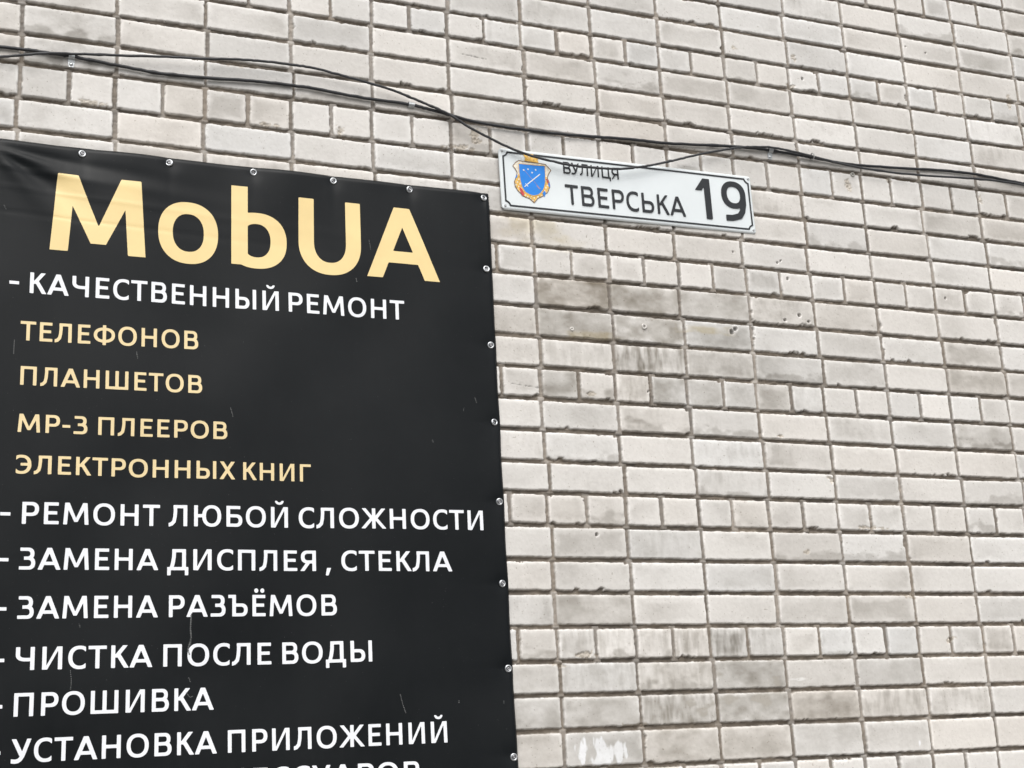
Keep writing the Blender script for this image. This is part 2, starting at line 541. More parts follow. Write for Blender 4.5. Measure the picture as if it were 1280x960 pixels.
    o = bpy.data.objects.new("brick_wall", me)
    COL.objects.link(o)
    tag(o, "weathered white brick wall with brown mortar and header courses, behind the banner and street sign", "wall")
    return o


build_wall()


# ------------------------------------------------------------------ shapes cut from distance functions
def f_box(x0, x1, y0, y1):
    return lambda X, Y: np.maximum(np.maximum(x0 - X, X - x1), np.maximum(y0 - Y, Y - y1))


def f_poly(*pts):
    p = list(pts)
    ar = sum(p[i][0] * p[(i + 1) % len(p)][1] - p[(i + 1) % len(p)][0] * p[i][1] for i in range(len(p)))
    if ar < 0: p = p[::-1]

    def f(X, Y):
        r = None
        for i in range(len(p)):
            (xa, ya), (xb, yb) = p[i], p[(i + 1) % len(p)]
            L = math.hypot(xb - xa, yb - ya)
            if L < 1e-9: continue
            d = ((X - xa) * (yb - ya) - (Y - ya) * (xb - xa)) / L
            r = d if r is None else np.maximum(r, d)
        return r
    return f


def f_outline(pts):
    """any simple polygon: signed distance"""
    def f(X, Y):
        d = np.full(X.shape, 1e9); ins = np.zeros(X.shape, bool); n = len(pts)
        for i in range(n):
            (xa, ya), (xb, yb) = pts[i], pts[(i + 1) % n]
            ex, ey = xb - xa, yb - ya
            t = np.clip(((X - xa) * ex + (Y - ya) * ey) / (ex * ex + ey * ey), 0, 1)
            d = np.minimum(d, np.hypot(X - xa - t * ex, Y - ya - t * ey))
            if yb != ya:
                c = (ya > Y) != (yb > Y)
                ins ^= c & (X < (xb - xa) * (Y - ya) / (yb - ya) + xa)
        return np.where(ins, -d, d)
    return f


def f_par(x0, y0, x1, y1, wd):
    return f_poly((x0 - wd / 2, y0), (x0 + wd / 2, y0), (x1 + wd / 2, y1), (x1 - wd / 2, y1))


def f_ell(cx, cy, rx, ry, n=2.2):
    return lambda X, Y: ((np.abs((X - cx) / rx) ** n + np.abs((Y - cy) / ry) ** n) ** (1 / n) - 1) * min(rx, ry)


def f_ring(cx, cy, rx, ry, w, t, n=2.25):
    a, b = f_ell(cx, cy, rx, ry, n), f_ell(cx, cy, rx - w, ry - t, n)
    return lambda X, Y: np.maximum(a(X, Y), -b(X, Y))


def f_bowl(x0, x1, y0, y1, w, t, n=2.3):
    def half(xr, ya, yb):
        ry = (yb - ya) / 2; cy = (ya + yb) / 2; rx = min(ry * 1.05, (xr - x0) * 0.75); cx = xr - rx
        e = f_ell(cx, cy, rx, ry, n)
        return lambda X, Y: np.where(X < cx, np.abs(Y - cy) - ry, e(X, Y))
    a, b = half(x1, y0, y1), half(x1 - w, y0 + t, y1 - t)
    return lambda X, Y: np.maximum(np.maximum(a(X, Y), -b(X, Y)), x0 - X)


def f_stroke(pts, w):
    def f(X, Y):
        d = np.full(X.shape, 1e9)
        for (xa, ya), (xb, yb) in zip(pts[:-1], pts[1:]):
            ex, ey = xb - xa, yb - ya
            t = np.clip(((X - xa) * ex + (Y - ya) * ey) / (ex * ex + ey * ey), 0, 1)
            d = np.minimum(d, np.hypot(X - xa - t * ex, Y - ya - t * ey))
        return d - w / 2
    return f


def U(*fs):
    def f(X, Y):
        r = fs[0](X, Y)
        for g in fs[1:]: r = np.minimum(r, g(X, Y))
        return r
    return f


def I(*fs):
    def f(X, Y):
        r = fs[0](X, Y)
        for g in fs[1:]: r = np.maximum(r, g(X, Y))
        return r
    return f


def SUB(a, b):
    return lambda X, Y: np.maximum(a(X, Y), -b(X, Y))


def mirror(f, W):
    return lambda X, Y: f(W - X, Y)


def march(f, x0, x1, y0, y1, step):
    """polygons filling f<0; returns verts (N,2), faces, boundary segments"""
    nx = int(math.ceil((x1 - x0) / step)) + 1; ny = int(math.ceil((y1 - y0) / step)) + 1
    xs = x0 + np.arange(nx) * step; ys = y0 + np.arange(ny) * step
    X, Y = np.meshgrid(xs, ys)
    F = f(X, Y).astype(float)
    F[np.abs(F) < step * 1e-3] = step * 1e-3
    F[0, :] = F[-1, :] = np.maximum(F[0, :], step) if False else np.maximum(F[0, :], 1e-6)
    ins = F < 0
    verts = []; node = -np.ones(F.shape, int)
    jj, ii = np.nonzero(ins)
    node[jj, ii] = np.arange(len(jj))
    V = [np.stack([xs[ii], ys[jj]], 1)]
    n = len(jj)
    he = -np.ones((ny, nx - 1), int)
    c = ins[:, :-1] != ins[:, 1:]
    j, i = np.nonzero(c); t = F[j, i] / (F[j, i] - F[j, i + 1])
    he[j, i] = n + np.arange(len(j)); n += len(j)
    V.append(np.stack([xs[i] + t * step, ys[j]], 1))
    ve = -np.ones((ny - 1, nx), int)
    c = ins[:-1] != ins[1:]
    j, i = np.nonzero(c); t = F[j, i] / (F[j, i] - F[j + 1, i])
    ve[j, i] = n + np.arange(len(j))
    V.append(np.stack([xs[i], ys[j] + t * step], 1))
    V = np.concatenate(V)
    cnt = ins[:-1, :-1].astype(int) + ins[:-1, 1:] + ins[1:, 1:] + ins[1:, :-1]
    j, i = np.nonzero(cnt == 4)
    faces = np.stack([node[j, i], node[j, i + 1], node[j + 1, i + 1], node[j + 1, i]], 1).tolist()
    segs = []
    for j, i in zip(*np.nonzero((cnt > 0) & (cnt < 4))):
        cs = [(j, i), (j, i + 1), (j + 1, i + 1), (j + 1, i)]
        es = [he[j, i], ve[j, i + 1], he[j + 1, i], ve[j, i]]
        poly = []; kind = []
        for k in range(4):
            if ins[cs[k]]: poly.append(int(node[cs[k]])); kind.append(0)
            if es[k] >= 0: poly.append(int(es[k])); kind.append(1)
        if len(poly) >= 3:
            faces.append(poly)
            m = len(poly)
            for k in range(m):
                if kind[k] and kind[(k + 1) % m]: segs.append((poly[k], poly[(k + 1) % m]))
    return V, faces, segs


# ------------------------------------------------------------------ alphabet (cap height 1)
def glyph(ch, w, t):
    B, P, PR, RG, BW, S = f_box, f_poly, f_par, f_ring, f_bowl, f_stroke
    stem = B(0, w, 0, 1)
    clip01 = B(-9, 9, 0, 1)
    if ch in 'АA':
        W = 1.06; wd = w * 1.12; c = W / 2
        return W, U(P((0, 0), (wd, 0), (c + .52 * wd, 1), (c - .52 * wd, 1)), P((W, 0), (W - wd, 0), (c - .52 * wd, 1), (c + .52 * wd, 1)),
                    B(.21, W - .21, .215, .215 + t)), .0, .0
    if ch == 'Б':
        return .80, U(stem, B(0, .70, 1 - t, 1), BW(0, .80, 0, .60, w, t)), .15, .07
    if ch == 'В':
        return .80, U(stem, BW(0, .745, .455, 1, w * .95, t), BW(0, .80, 0, .455 + t, w, t)), .15, .07
    if ch == 'Г':
        return .66, U(stem, B(0, .66, 1 - t, 1)), .15, .03
    if ch == 'Д':
        W = 1.0
        return W, U(B(0, W, 0, t), B(0, w * .9, -.24, t), B(W - w * .9, W, -.24, t), B(.70, .70 + w, 0, 1), B(.24, .8, 1 - t, 1),
                    I(S([(.24 + w * .48, 1.1), (.23 + w * .45, .62), (.19 + w * .4, .32), (.13 + w * .3, .05)], w * .96), B(-1, 2, 0, 1))), .04, .05
    if ch in 'ЕЁ':
        f = U(stem, B(0, .68, 0, t), B(0, .66, 1 - t, 1), B(0, .60, .445, .445 + t))
        if ch == 'Ё': f = U(f, f_ell(.20, 1.20, .105, .105, 2), f_ell(.51, 1.20, .105, .105, 2))
        return .68, f, .15, .07
    if ch == 'Ж':
        W = 1.30; c = W / 2; wd = w * 1.15
        a = U(PR(.13, 1, c - .06, .47, wd), PR(.09, 0, c - .06, .55, wd))
        return W, I(U(B(c - w / 2, c + w / 2, 0, 1), a, mirror(a, W)), clip01), .02, .02
    if ch in 'З3':
        return .76, U(SUB(BW(.06, .71, .445, 1, w, t), B(-1, .24, .3, .72)), SUB(BW(.02, .76, 0, .445 + t, w, t), B(-1, .24, .3, .72))), .08, .08
    if ch in 'ИЙ':
        W = .88
        f = I(U(stem, B(W - w, W, 0, 1), P((w * .5, 0), (w * 1.25, 0), (W - w * .5, 1), (W - w * 1.25, 1)), ), clip01)
        if ch == 'Й': f = U(f, I(RG(W / 2, 1.33, .23, .22, w * .62, w * .62), B(-1, 2, .9, 1.30)))
        return W, f, .15, .15
    if ch in 'КK':
        W = .80; wd = w * 1.2
        return W, I(U(stem, PR(.64, 1, w * .9 + .03, .46, wd), PR(.70, 0, .30, .62, wd)), clip01), .15, .0
    if ch == 'Л':
        W = .90
        return W, U(B(W - w, W, 0, 1), B(.23, W, 1 - t, 1),
                    I(S([(.23 + w * .5, 1.1), (.23 + w * .5, .70), (.22 + w * .45, .45), (.19 + w * .35, .22), (.12 + w * .1, .10), (.02, .065), (-.1, .065)], w * .92),
                      B(0, 2, -.02, 1))), .02, .15
    if ch in 'МM':
        W = 1.18; s = .07; c = W / 2
        a = U(P((0, 0), (w * .98, 0), (s + w * .98, 1), (s, 1)), P((s, 1), (s + w * 1.12, 1), (c + w * .42, .12), (c - w * .42, .12)))
        return W, U(a, mirror(a, W)), .10, .10
    if ch == 'Н':
        W = .86
        return W, U(stem, B(W - w, W, 0, 1), B(0, W, .44, .44 + t)), .15, .15
    if ch in 'Оo':
        return 1.02, RG(.51, .5, .51, .515, w, t), .08, .08
    if ch == 'П':
        W = .86
        return W, U(stem, B(W - w, W, 0, 1), B(0, W, 1 - t, 1)), .15, .15
    if ch == 'Р':
        return .76, U(stem, BW(0, .76, .36, 1, w, t)), .15, .05
    if ch == 'С':
        return .80, SUB(RG(.51, .5, .51, .515, w, t), U(B(.78, 2, -1, 2), P((.55, .5), (1.2, .95), (1.2, .05)))), .08, .04
    if ch == 'Т':
        return .82, U(B(.41 - w / 2, .41 + w / 2, 0, 1), B(0, .82, 1 - t, 1)), .02, .02
    if ch == 'У':
        W = .88; wd = w * 1.12
        return W, I(U(PR(wd / 2, 1, .47, .28, wd), S([(W - .10 + .02, 1.06), (.50, .28), (.40, .14), (.30, .075), (.18, .055), (.0, .075)], w * .95)),
                    B(0, 2, -.03, 1)), .0, .0
    if ch == 'Ф':
        W = 1.16
        return W, U(RG(W / 2, .5, W / 2, .40, w, t), B(W / 2 - w / 2, W / 2 + w / 2, -.03, 1.03)), .07, .07
    if ch == 'Х':
        W = .88; wd = w * 1.15
        return W, U(PR(wd / 2, 0, W - wd / 2 - .02, 1, wd), PR(W - wd / 2, 0, wd / 2 + .02, 1, wd)), .0, .0
    if ch == 'Ц':
        W = .98
        return W, U(stem, B(.83 - w, .83, 0, 1), B(0, W, 0, t), B(W - w * .85, W, -.22, t)), .15, .04
    if ch == 'Ч':
        W = .82
        return W, U(B(W - w, W, 0, 1), B(0, w, .66, 1), I(RG(.42, .665, .42, .285, w, t), B(-1, .42, 0, .665)), B(.40, W, .38, .38 + t)), .12, .15
    if ch == 'Ш':
        W = 1.26; c = W / 2
        return W, U(stem, B(c - w / 2, c + w / 2, 0, 1), B(W - w, W, 0, 1), B(0, W, 0, t)), .15, .15
    if ch == 'Ь':
        return .78, U(stem, BW(0, .78, 0, .60, w, t)), .15, .06
    if ch == 'Ы':
        W = 1.10
        return W, U(stem, BW(0, .74, 0, .60, w, t), B(W - w, W, 0, 1)), .15, .15
    if ch == 'Ъ':
        return .98, U(B(.20, .20 + w, 0, 1), B(0, .3, 1 - t, 1), BW(.2, .98, 0, .60, w, t)), .02, .06
    if ch == 'Э':
        f = SUB(RG(.51, .5, .51, .515, w, t), U(B(.78, 2, -1, 2), P((.55, .5), (1.2, .95), (1.2, .05))))
        return .80, U(mirror(f, .80), B(.25, .7, .43, .43 + t)), .04, .08
    if ch == 'Ю':
        W = 1.34
        return W, U(stem, B(0, .50, .43, .43 + t), RG(W - .47, .5, .47, .515, w, t)), .15, .08
    if ch == 'Я':
        W = .80; f = U(stem, BW(0, .76, .37, 1, w, t))
        return W, I(U(mirror(f, W), PR(w * .58, 0, .44, .45, w * 1.15)), clip01), .04, .15
    if ch == '-':
        return .42, B(0, .42, .33, .33 + t), .05, .05
    if ch == ',':
        return .26, P((.0, -.22), (.12, -.22), (.24, .15), (.06, .15)), .05, .05
    if ch == 'b':
        W = .80
        return W, SUB(U(B(0, w, .05, 1.30), RG(.36, .435, .44, .45, w, t), B(0, w, .03, .5)), B(-1, 0, -1, 2)), .1, .05
    if ch == 'U':
        W = .84
        return W, U(B(0, w, .4, 1), B(W - w, W, .4, 1), I(RG(W / 2, .42, W / 2, .44, w, t), B(-1, 2, -1, .42))), .1, .1
    if ch == '1':
        W = .34
        return W, I(U(B(W - w, W, 0, 1), PR(.0, .70, W - w * .3, 1.06, w * 1.1)), B(-.2, 2, 0, 1)), .05, .05
    if ch == '9':
        W = .64; r = .335
        return W, U(RG(W / 2, 1 - r, W / 2, r, w, t), I(S([(W - w / 2, .66), (W - w / 2 - .005, .45), (W - w / 2 - .05, .27), (W - w / 2 - .13, .15), (.24, .085), (.02, .075)], w),
                    B(.07, 2, -.02, .7))), .05, .05
    raise KeyError(ch)


_gcache = {}


def glyph_mesh(ch, w, t, step):
    k = (ch, w, t, step)
    if k not in _gcache:
        W, f, l, r = glyph(ch, w, t)
        V, F, S = march(f, -.131, W + .133, -.307, 1.447, step)
        _gcache[k] = (W, V, F, S, l, r)
    return _gcache[k]


class Shape:
    """collects flat pieces with optional thickness, then becomes one mesh"""
    def __init__(self): self.v = []; self.f = []

    def add(self, V2, F, S, place, depth=0.0):
        o = len(self.v)
        for p in V2: self.v.append(place(p[0], p[1], 0.0))
        self.f += [[o + k for k in f] for f in F]
        if depth:
            used = sorted({k for s in S for k in s}); mp = {}
            for k in used:
                mp[k] = len(self.v)
                self.v.append(place(V2[k][0], V2[k][1], depth))
            self.f += [[o + a, mp[a], mp[b], o + b] for a, b in S]

    def build(self, name, mat, parent, smooth=False):
        return mesh_obj(name, self.v, self.f, mat, parent, smooth)


def word(sh, text, x0, x1, place, cap, w, t, step, depth=0.0):
    """text run from x0 to x1 (its ink), cap height cap; place(u, v, depth) -> point"""
    gs = [glyph_mesh(c, w, t, step) for c in text]
    pos = []; x = 0
    for i, g in enumerate(gs):
        if i: x += gs[i - 1][5] + g[4] + .035
        pos.append(x); x += g[0]
    sx = (x1 - x0) / x
    for p, (W, V, F, S, l, r) in zip(pos, gs):
        sh.add(np.stack([x0 + (p + V[:, 0]) * sx, V[:, 1] * cap], 1), F, S, place, depth)


# ------------------------------------------------------------------ banner
BX0, BX1, BZ0, BZ1 = -1.6485, -0.1463, -1.7385, 0.2625
_r = np.random.default_rng(3)
_bn = _r.uniform(-1, 1, (9, 8))


def fold(x, z, x0, z0, ang, wid, amp, length):
    ca, sa = math.cos(ang), math.sin(ang)
    s = (x - x0) * ca + (z - z0) * sa
    d = -(x - x0) * sa + (z - z0) * ca
    if s < -0.03 or s > length * 2.8: return 0.0
    ww = wid * (0.45 + 0.9 * max(s, 0) / length)
    return amp * math.exp(-(d / ww) ** 2) * max(0.0, min(1.0, (s + 0.03) / 0.05)) * math.exp(-(max(s, 0) / length) ** 2)


def banner_y(x, z):
    u = (x - BX0) / (BX1 - BX0) * 6.99; v = (z - BZ0) / (BZ1 - BZ0) * 7.99
    u = min(max(u, 0), 6.98); v = min(max(v, 0), 7.98)
    i, j = int(u), int(v); fu, fv = u - i, v - j
    fu = fu * fu * (3 - 2 * fu); fv = fv * fv * (3 - 2 * fv)
    nz = (_bn[j, i] * (1 - fu) + _bn[j, i + 1] * fu) * (1 - fv) + (_bn[j + 1, i] * (1 - fu) + _bn[j + 1, i + 1] * fu) * fv
    out = 0.0060 * nz
    dt = BZ1 - z; dr = BX1 - x
    out += 0.0022 * math.cos(2 * math.pi * (x - BX0 - 0.02) / 0.2437 + math.pi) * math.exp(-dt / 0.05)
    out += 0.0016 * math.cos(2 * math.pi * (BZ1 - z - 0.02) / 0.2437 + math.pi) * math.exp(-dr / 0.04)
    gx_ = abs((x - BX0 - 0.02 + 0.12185) % 0.2437 - 0.12185); gz_ = abs((BZ1 - z - 0.02 + 0.12185) % 0.2437 - 0.12185)
    out -= 0.0024 * math.exp(-(gx_ ** 2 + (dt - .019) ** 2) / .026 ** 2) + 0.0024 * math.exp(-(gz_ ** 2 + (dr - .019) ** 2) / .026 ** 2)
    out -= 0.0016 * math.exp(-(gx_ / .013) ** 2) * math.exp(-dt / .09) + 0.0012 * math.exp(-(gz_ / .012) ** 2) * math.exp(-dr / .06)
    # pulled folds running out of the upper left corner
    cx, cz = -1.63, 0.235
    out += fold(x, z, cx, cz, math.radians(-18), 0.022, 0.0085, 0.26)
    out -= fold(x, z, cx, cz, math.radians(-33), 0.024, 0.0070, 0.24)
    out += fold(x, z, cx, cz, math.radians(-48), 0.030, 0.0080, 0.24)
    out -= fold(x, z, cx, cz, math.radians(-6), 0.016, 0.0045, 0.42)
    out += fold(x, z, -1.60, 0.12, math.radians(-3), 0.010, 0.0008, 0.9)
    out -= fold(x, z, -1.60, 0.045, math.radians(-2), 0.008, 0.0008, 0.8)
    out += fold(x, z, -1.60, 0.178, math.radians(-4), 0.012, 0.0022, 0.40)
    y = -0.013 - out
    # hems roll back to the wall
    for dd in (dt, dr, x - BX0, z - BZ0):
        if dd < 0.010: y += 0.007 * (1 - dd / 0.010) ** 2
    # shallow dimple drawn in round every fastener
    return min(y, -0.0035)


def build_banner(GROM):
    n = Nodes("banner_vinyl")
    a = n.noise(2.2, 7, 0.62); sp = n.noise(260, 2, 0.5); sc = n.noise(9, 5, 0.6, (6, 6, 0.8))
    base = n.ramp(a.outputs["Fac"], [(0.3, (0.0026, 0.0040, 0.0052)), (0.72, (0.0078, 0.0094, 0.0106))])
    spk = n.ramp(sp.outputs["Fac"], [(0.75, 0.0), (0.80, 1.0)])
    mx = n.new("ShaderNodeMix"); mx.data_type = 'RGBA'
    n.link(spk.outputs[0], mx.inputs[0]); n.link(base.outputs[0], mx.inputs[6]); mx.inputs[7].default_value = (0.10, 0.10, 0.10, 1)
    n.link(mx.outputs[2], n.b.inputs["Base Color"])
    rr = n.ramp(sc.outputs["Fac"], [(0.3, 0.30), (0.75, 0.42)])
    n.link(rr.outputs[0], n.b.inputs["Roughness"])
    n.b.inputs["Specular IOR Level"].default_value = 0.19
    wv = n.noise(900, 1)
    n.link(n.bump(wv.outputs["Fac"], 0.06, 0.0005).outputs[0], n.b.inputs["Normal"])

    root = empty("banner", ((BX0 + BX1) / 2, -0.013, BZ0 + ZG))
    OX, OZ = root.location.x, root.location.z
    OY = root.location.y

    def put(x, y, z): return (x - OX, y - OY, z + ZG - OZ)

    step = 0.0075
    nx = int((BX1 - BX0) / step) + 1; nz = int((BZ1 - BZ0) / step) + 1
    verts = []; faces = []
    for j in range(nz + 1):
        for i in range(nx + 1):
            s, q = i / nx, j / nz
            x = BX0 + (BX1 - BX0) * s; z = BZ0 + (BZ1 - BZ0) * q
            # edges sag a little between the fasteners
            sag = 0.0012 * (1 - math.cos(2 * math.pi * (x - BX0 - .02) / .2437)) / 2
            z2 = z - sag * q ** 6
            sg = 0.0016 * (1 - math.cos(2 * math.pi * (BZ1 - z - .02) / .2437)) / 2
            x2 = x - sg * s ** 6
            verts.append((x2, banner_y(x, z), z2))
    W1 = nx + 1
    for j in range(nz):
        for i in range(nx):
            faces.append((j * W1 + i, j * W1 + i + 1, (j + 1) * W1 + i + 1, (j + 1) * W1 + i))
    N = len(verts)
    ring = [i for i in range(W1)] + [j * W1 + nx for j in range(1, nz + 1)] + [nz * W1 + i for i in range(nx - 1, -1, -1)] + [j * W1 for j in range(nz - 1, 0, -1)]
    for k in ring: verts.append((verts[k][0], verts[k][1] + 0.0025, verts[k][2]))
    m = len(ring)
    for k in range(m):
        faces.append((ring[k], N + k, N + (k + 1) % m, ring[(k + 1) % m]))
    mesh_obj("sheet", [put(*v) for v in verts], faces, n.m, root, True)

    gold = simple_mat("gold_print", (0.82, 0.635, 0.30), 0.42, var=0.035, scale=14, bump=0.02)
    gold_small = simple_mat("pale_gold_print", (0.76, 0.61, 0.34), 0.42, var=0.04, scale=14, bump=0.02)
    white = simple_mat("white_print", (0.80, 0.82, 0.86), 0.42, var=0.03, scale=14, bump=0.02)

    def placer(xa, za, slope):
        def pl(u, v, d):
            z = za + v + (u - xa) * slope
            return put(u, banner_y(u, z) - 0.0007 + d, z)
        return pl

    # headline, letter by letter
    w, t = .225, .20
    H = Shape()
    # M
    word(H, 'M', -1.4681, -1.208, placer(-1.468, -.0565, 0), .229, .225, t, .011)
    Wd = 0.1715
    word(H, 'o', -1.1736, -1.0021, lambda u, v, d: put(u, banner_y(u, v - .0606) - .0007, v - .0606), .1833, .245, .20, .012)
    word(H, 'b', -.9635, -.7997, lambda u, v, d: put(u, banner_y(u, v - .0565) - .0007, v - .0565), .1930, .235, .18, .011)
    word(H, 'U', -.7638, -.5739, lambda u, v, d: put(u, banner_y(u, v - .0560) - .0007, v - .0560), .232, .205, .165, .011)
    word(H, 'A', -.5564, -.3260, placer(-.5564, -.0545, 0), .231, .200, .165, .011)
    h = H.build("lettering", gold, root)
    h["label"] = "large gold headline lettering reading MobUA"

    LINES = [
        ("white", .0600, .1, [('КАЧЕСТВЕННЫЙ', -1.5159, -.8259, -.1885, -.1861), ('РЕМОНТ', -.7969, -.4433, -.186, -.1847)], True),
        ("gold", .0545, .1, [('ТЕЛЕФОНОВ', -1.5357, -1.0577, -.3249, -.3185)], False),
        ("gold", .0525, .1, [('ПЛАНШЕТОВ', -1.5311, -1.0467, -.4502, -.4476)], False),
        ("gold", .0500, .1, [('МР-3', -1.5327, -1.3541, -.5803, -.5792), ('ПЛЕЕРОВ', -1.3257, -.9762, -.579, -.5768)], False),
        ("gold", .0500, .1, [('ЭЛЕКТРОННЫХ', -1.5341, -.9539, -.693, -.69), ('КНИГ', -.9315, -.7378, -.6899, -.6889)], False),
        ("white", .0582, .1, [('РЕМОНТ', -1.5132, -1.1577, -.8267, -.8244), ('ЛЮБОЙ', -1.1343, -.8050, -.8242, -.822), ('СЛОЖНОСТИ', -.7742, -.2195, -.8218, -.8181)], True),
        ("white", .0572, .1, [('ЗАМЕНА', -1.517, -1.1604, -.9462, -.9445), ('ДИСПЛЕЯ', -1.1372, -.7264, -.9444, -.9425), (',', -.6993, -.6821, -.9424, -.9423), ('СТЕКЛА', -.6543, -.3224, -.9422, -.9406)], True),
        ("white", .0582, .1, [('ЗАМЕНА', -1.5162, -1.1598, -1.0732, -1.0703), ('РАЗЪЁМОВ', -1.1315, -.6694, -1.07, -1.0662)], True),
        ("white", .0582, .1, [('ЧИСТКА', -1.5147, -1.1726, -1.2031, -1.2002), ('ПОСЛЕ', -1.1446, -.8543, -1.1999, -1.1975), ('ВОДЫ', -.8241, -.5725, -1.1972, -1.195)], True),
        ("white", .0582, .1, [('ПРОШИВКА', -1.5146, -1.0103, -1.3182, -1.314)], True),
        ("white", .0582, .1, [('УСТАНОВКА', -1.5167, -1.0022, -1.4314, -1.4268), ('ПРИЛОЖЕНИЙ', -.9735, -.3591, -1.4265, -1.4211)], True),
        ("white", .0582, .1, [('АКСЕССУАРОВ', -1.095, -.4420, -1.5265, -1.5265)], False),
    ]
    for colr, cap, _, words, dash in LINES:
        for (s, xa, xb, za, zb) in words:
            if s == ',': continue
            sh = Shape()
            if s == 'ДИСПЛЕЯ':
                word(sh, ',', -.6993, -.6821, placer(-.6993, -.9424, 0), cap, .185, .15, .027)
            word(sh, s, xa, xb, placer(xa, za, (zb - za) / (xb - xa)), cap, .185, .15, .027)
            sh.build("lettering", white if colr == "white" else gold_small, root)
        if dash:
            xa, xb = (-1.5692, -1.5441) if words[0][0] == 'КАЧЕСТВЕННЫЙ' else (-1.5670, -1.5420)
            ds = Shape()
            word(ds, '-', xa, xb, placer(xa, words[0][3] + .002, 0), cap, .185, .15, .027)
            ds.build("dash", white, root)

    # scuffs and dried runs on the sheet
    scm = simple_mat("dried_run", (0.10, 0.105, 0.105), 0.8, var=0.5, scale=300, bump=0)
    for pts, wd in [([(239, 768), (238, 785), (239, 797), (235, 812), (237, 818)], .0030), ([(239, 797), (238, 806)], .0018), ([(236, 847), (238, 852)], .0018),
                    ([(233, 866), (238, 872), (241, 870)], .0016), ([(88, 838), (89, 852), (88, 862)], .0014), ([(500, 868), (503, 880), (507, 891)], .0018),
                    ([(18, 425), (17, 442)], .0020), ([(171, 440), (172, 448)], .0018), ([(594, 497), (596, 503)], .0020), ([(445, 348), (446, 352)], .0018),
                    ([(461, 300), (463, 312)], .0012), ([(574, 876), (574, 879)], .0018), ([(99, 780), (100, 784)], .0015), ([(630, 876), (630, 879)], .0016),
                    ([(288, 510), (291, 521)], .0016), ([(5, 256), (8, 262)], .0014), ([(580, 510), (579, 514)], .0015), ([(540, 550), (541, 553)], .0014)]:
        q = [on_wall(px, py, -.015) for px, py in pts]
        xs_ = [p[0] for p in q]; zs_ = [p[1] for p in q]
        f = f_stroke(q, wd)
        V, F, S = march(lambda X, Y: f(X, Y) + 0.0006 * np.sin(X * 2100) + .0006 * np.sin(Y * 1300 + 2), min(xs_) - .005, max(xs_) + .005, min(zs_) - .005, max(zs_) + .005, .0008)
        sc_ = Shape()
        sc_.add(V, F, S, lambda u, v, d: put(u, banner_y(u, v) - 0.0013, v))
        sc_.build("scuff_mark", scm, root)

    # eyelets with their screws
    zinc = simple_mat("eyelet_zinc", (0.62, 0.64, 0.66), 0.28, 1.0, var=0.1, scale=150, bump=0.05)
    steel = simple_mat("screw_steel", (0.30, 0.30, 0.31), 0.38, 0.9, var=0.25, scale=200, bump=0.05)
    dark = simple_mat("screw_recess", (0.03, 0.03, 0.03), 0.6, 0.2, var=0.2, scale=200, bump=0)
    prof_e = [(.0058, .0015), (.0060, -.0012), (.0072, -.0028), (.0088, -.0030), (.0102, -.0020), (.0110, -.0004), (.0112, .0012)]
    em, sm_, = None, None

    def lathe(prof, seg=24):
        v = []; f = []
        for k in range(seg):
            a = 2 * math.pi * k / seg
            for r, y in prof: v.append((r * math.cos(a), y, r * math.sin(a)))
        m_ = len(prof)
        for k in range(seg):
            for p in range(m_ - 1):
                f.append((k * m_ + p, k * m_ + p + 1, ((k + 1) % seg) * m_ + p + 1, ((k + 1) % seg) * m_ + p))
        return v, f

    ev, ef = lathe(prof_e)
    sv, sf = lathe([(.0, -.0012), (.0020, -.0012), (.0024, -.0026), (.0040, -.0022), (.0056, -.0006), (.0060, .0012), (.0035, .0014), (.0032, .012)], 20)
    me_e = me_s = None
    R2 = random.Random(2)
    for (gx, gz, screw) in GROM:
        y = banner_y(gx, gz)
        if me_e is None:
            o = mesh_obj("eyelet", ev, ef, zinc, root, True); me_e = o.data
        else:
            o = bpy.data.objects.new("eyelet", me_e); COL.objects.link(o); o.parent = root
        o.location = put(gx, y - .0016, gz)
        o.rotation_euler = (R2.gauss(0, .12), 0, R2.gauss(0, .12))
        if me_s is None:
            s = mesh_obj("screw", sv, sf, steel, o, True); me_s = s.data
        else:
            s = bpy.data.objects.new("screw", me_s); COL.objects.link(s); s.parent = o
        s.location = (R2.uniform(-.0012, .0012), -.0010 if screw else .0026, R2.uniform(-.0012, .0012))
        s.rotation_euler = (R2.gauss(0, .1), R2.uniform(0, 3), R2.gauss(0, .1))
    tag(root, "black vinyl phone repair banner with gold and white lettering fixed to the brick wall", "banner")
    return root


GR = []
gx = [-1.6295, -1.388, -1.1445, -.8977, -.6543, -.4115, -.1654]
for k, x in enumerate(gx): GR.append((x, .2435 if k else .2425, k % 3 != 0))
for k, (x, z) in enumerate([(-.1689, .0048), (-.1657, -.2425), (-.1656, -.4855), (-.1629, -.7303), (-.1659, -.9741), (-.1619, -1.2202), (-.1618, -1.4684)]):
    GR.append((x, z, k not in (0, 2)))
build_banner(GR)


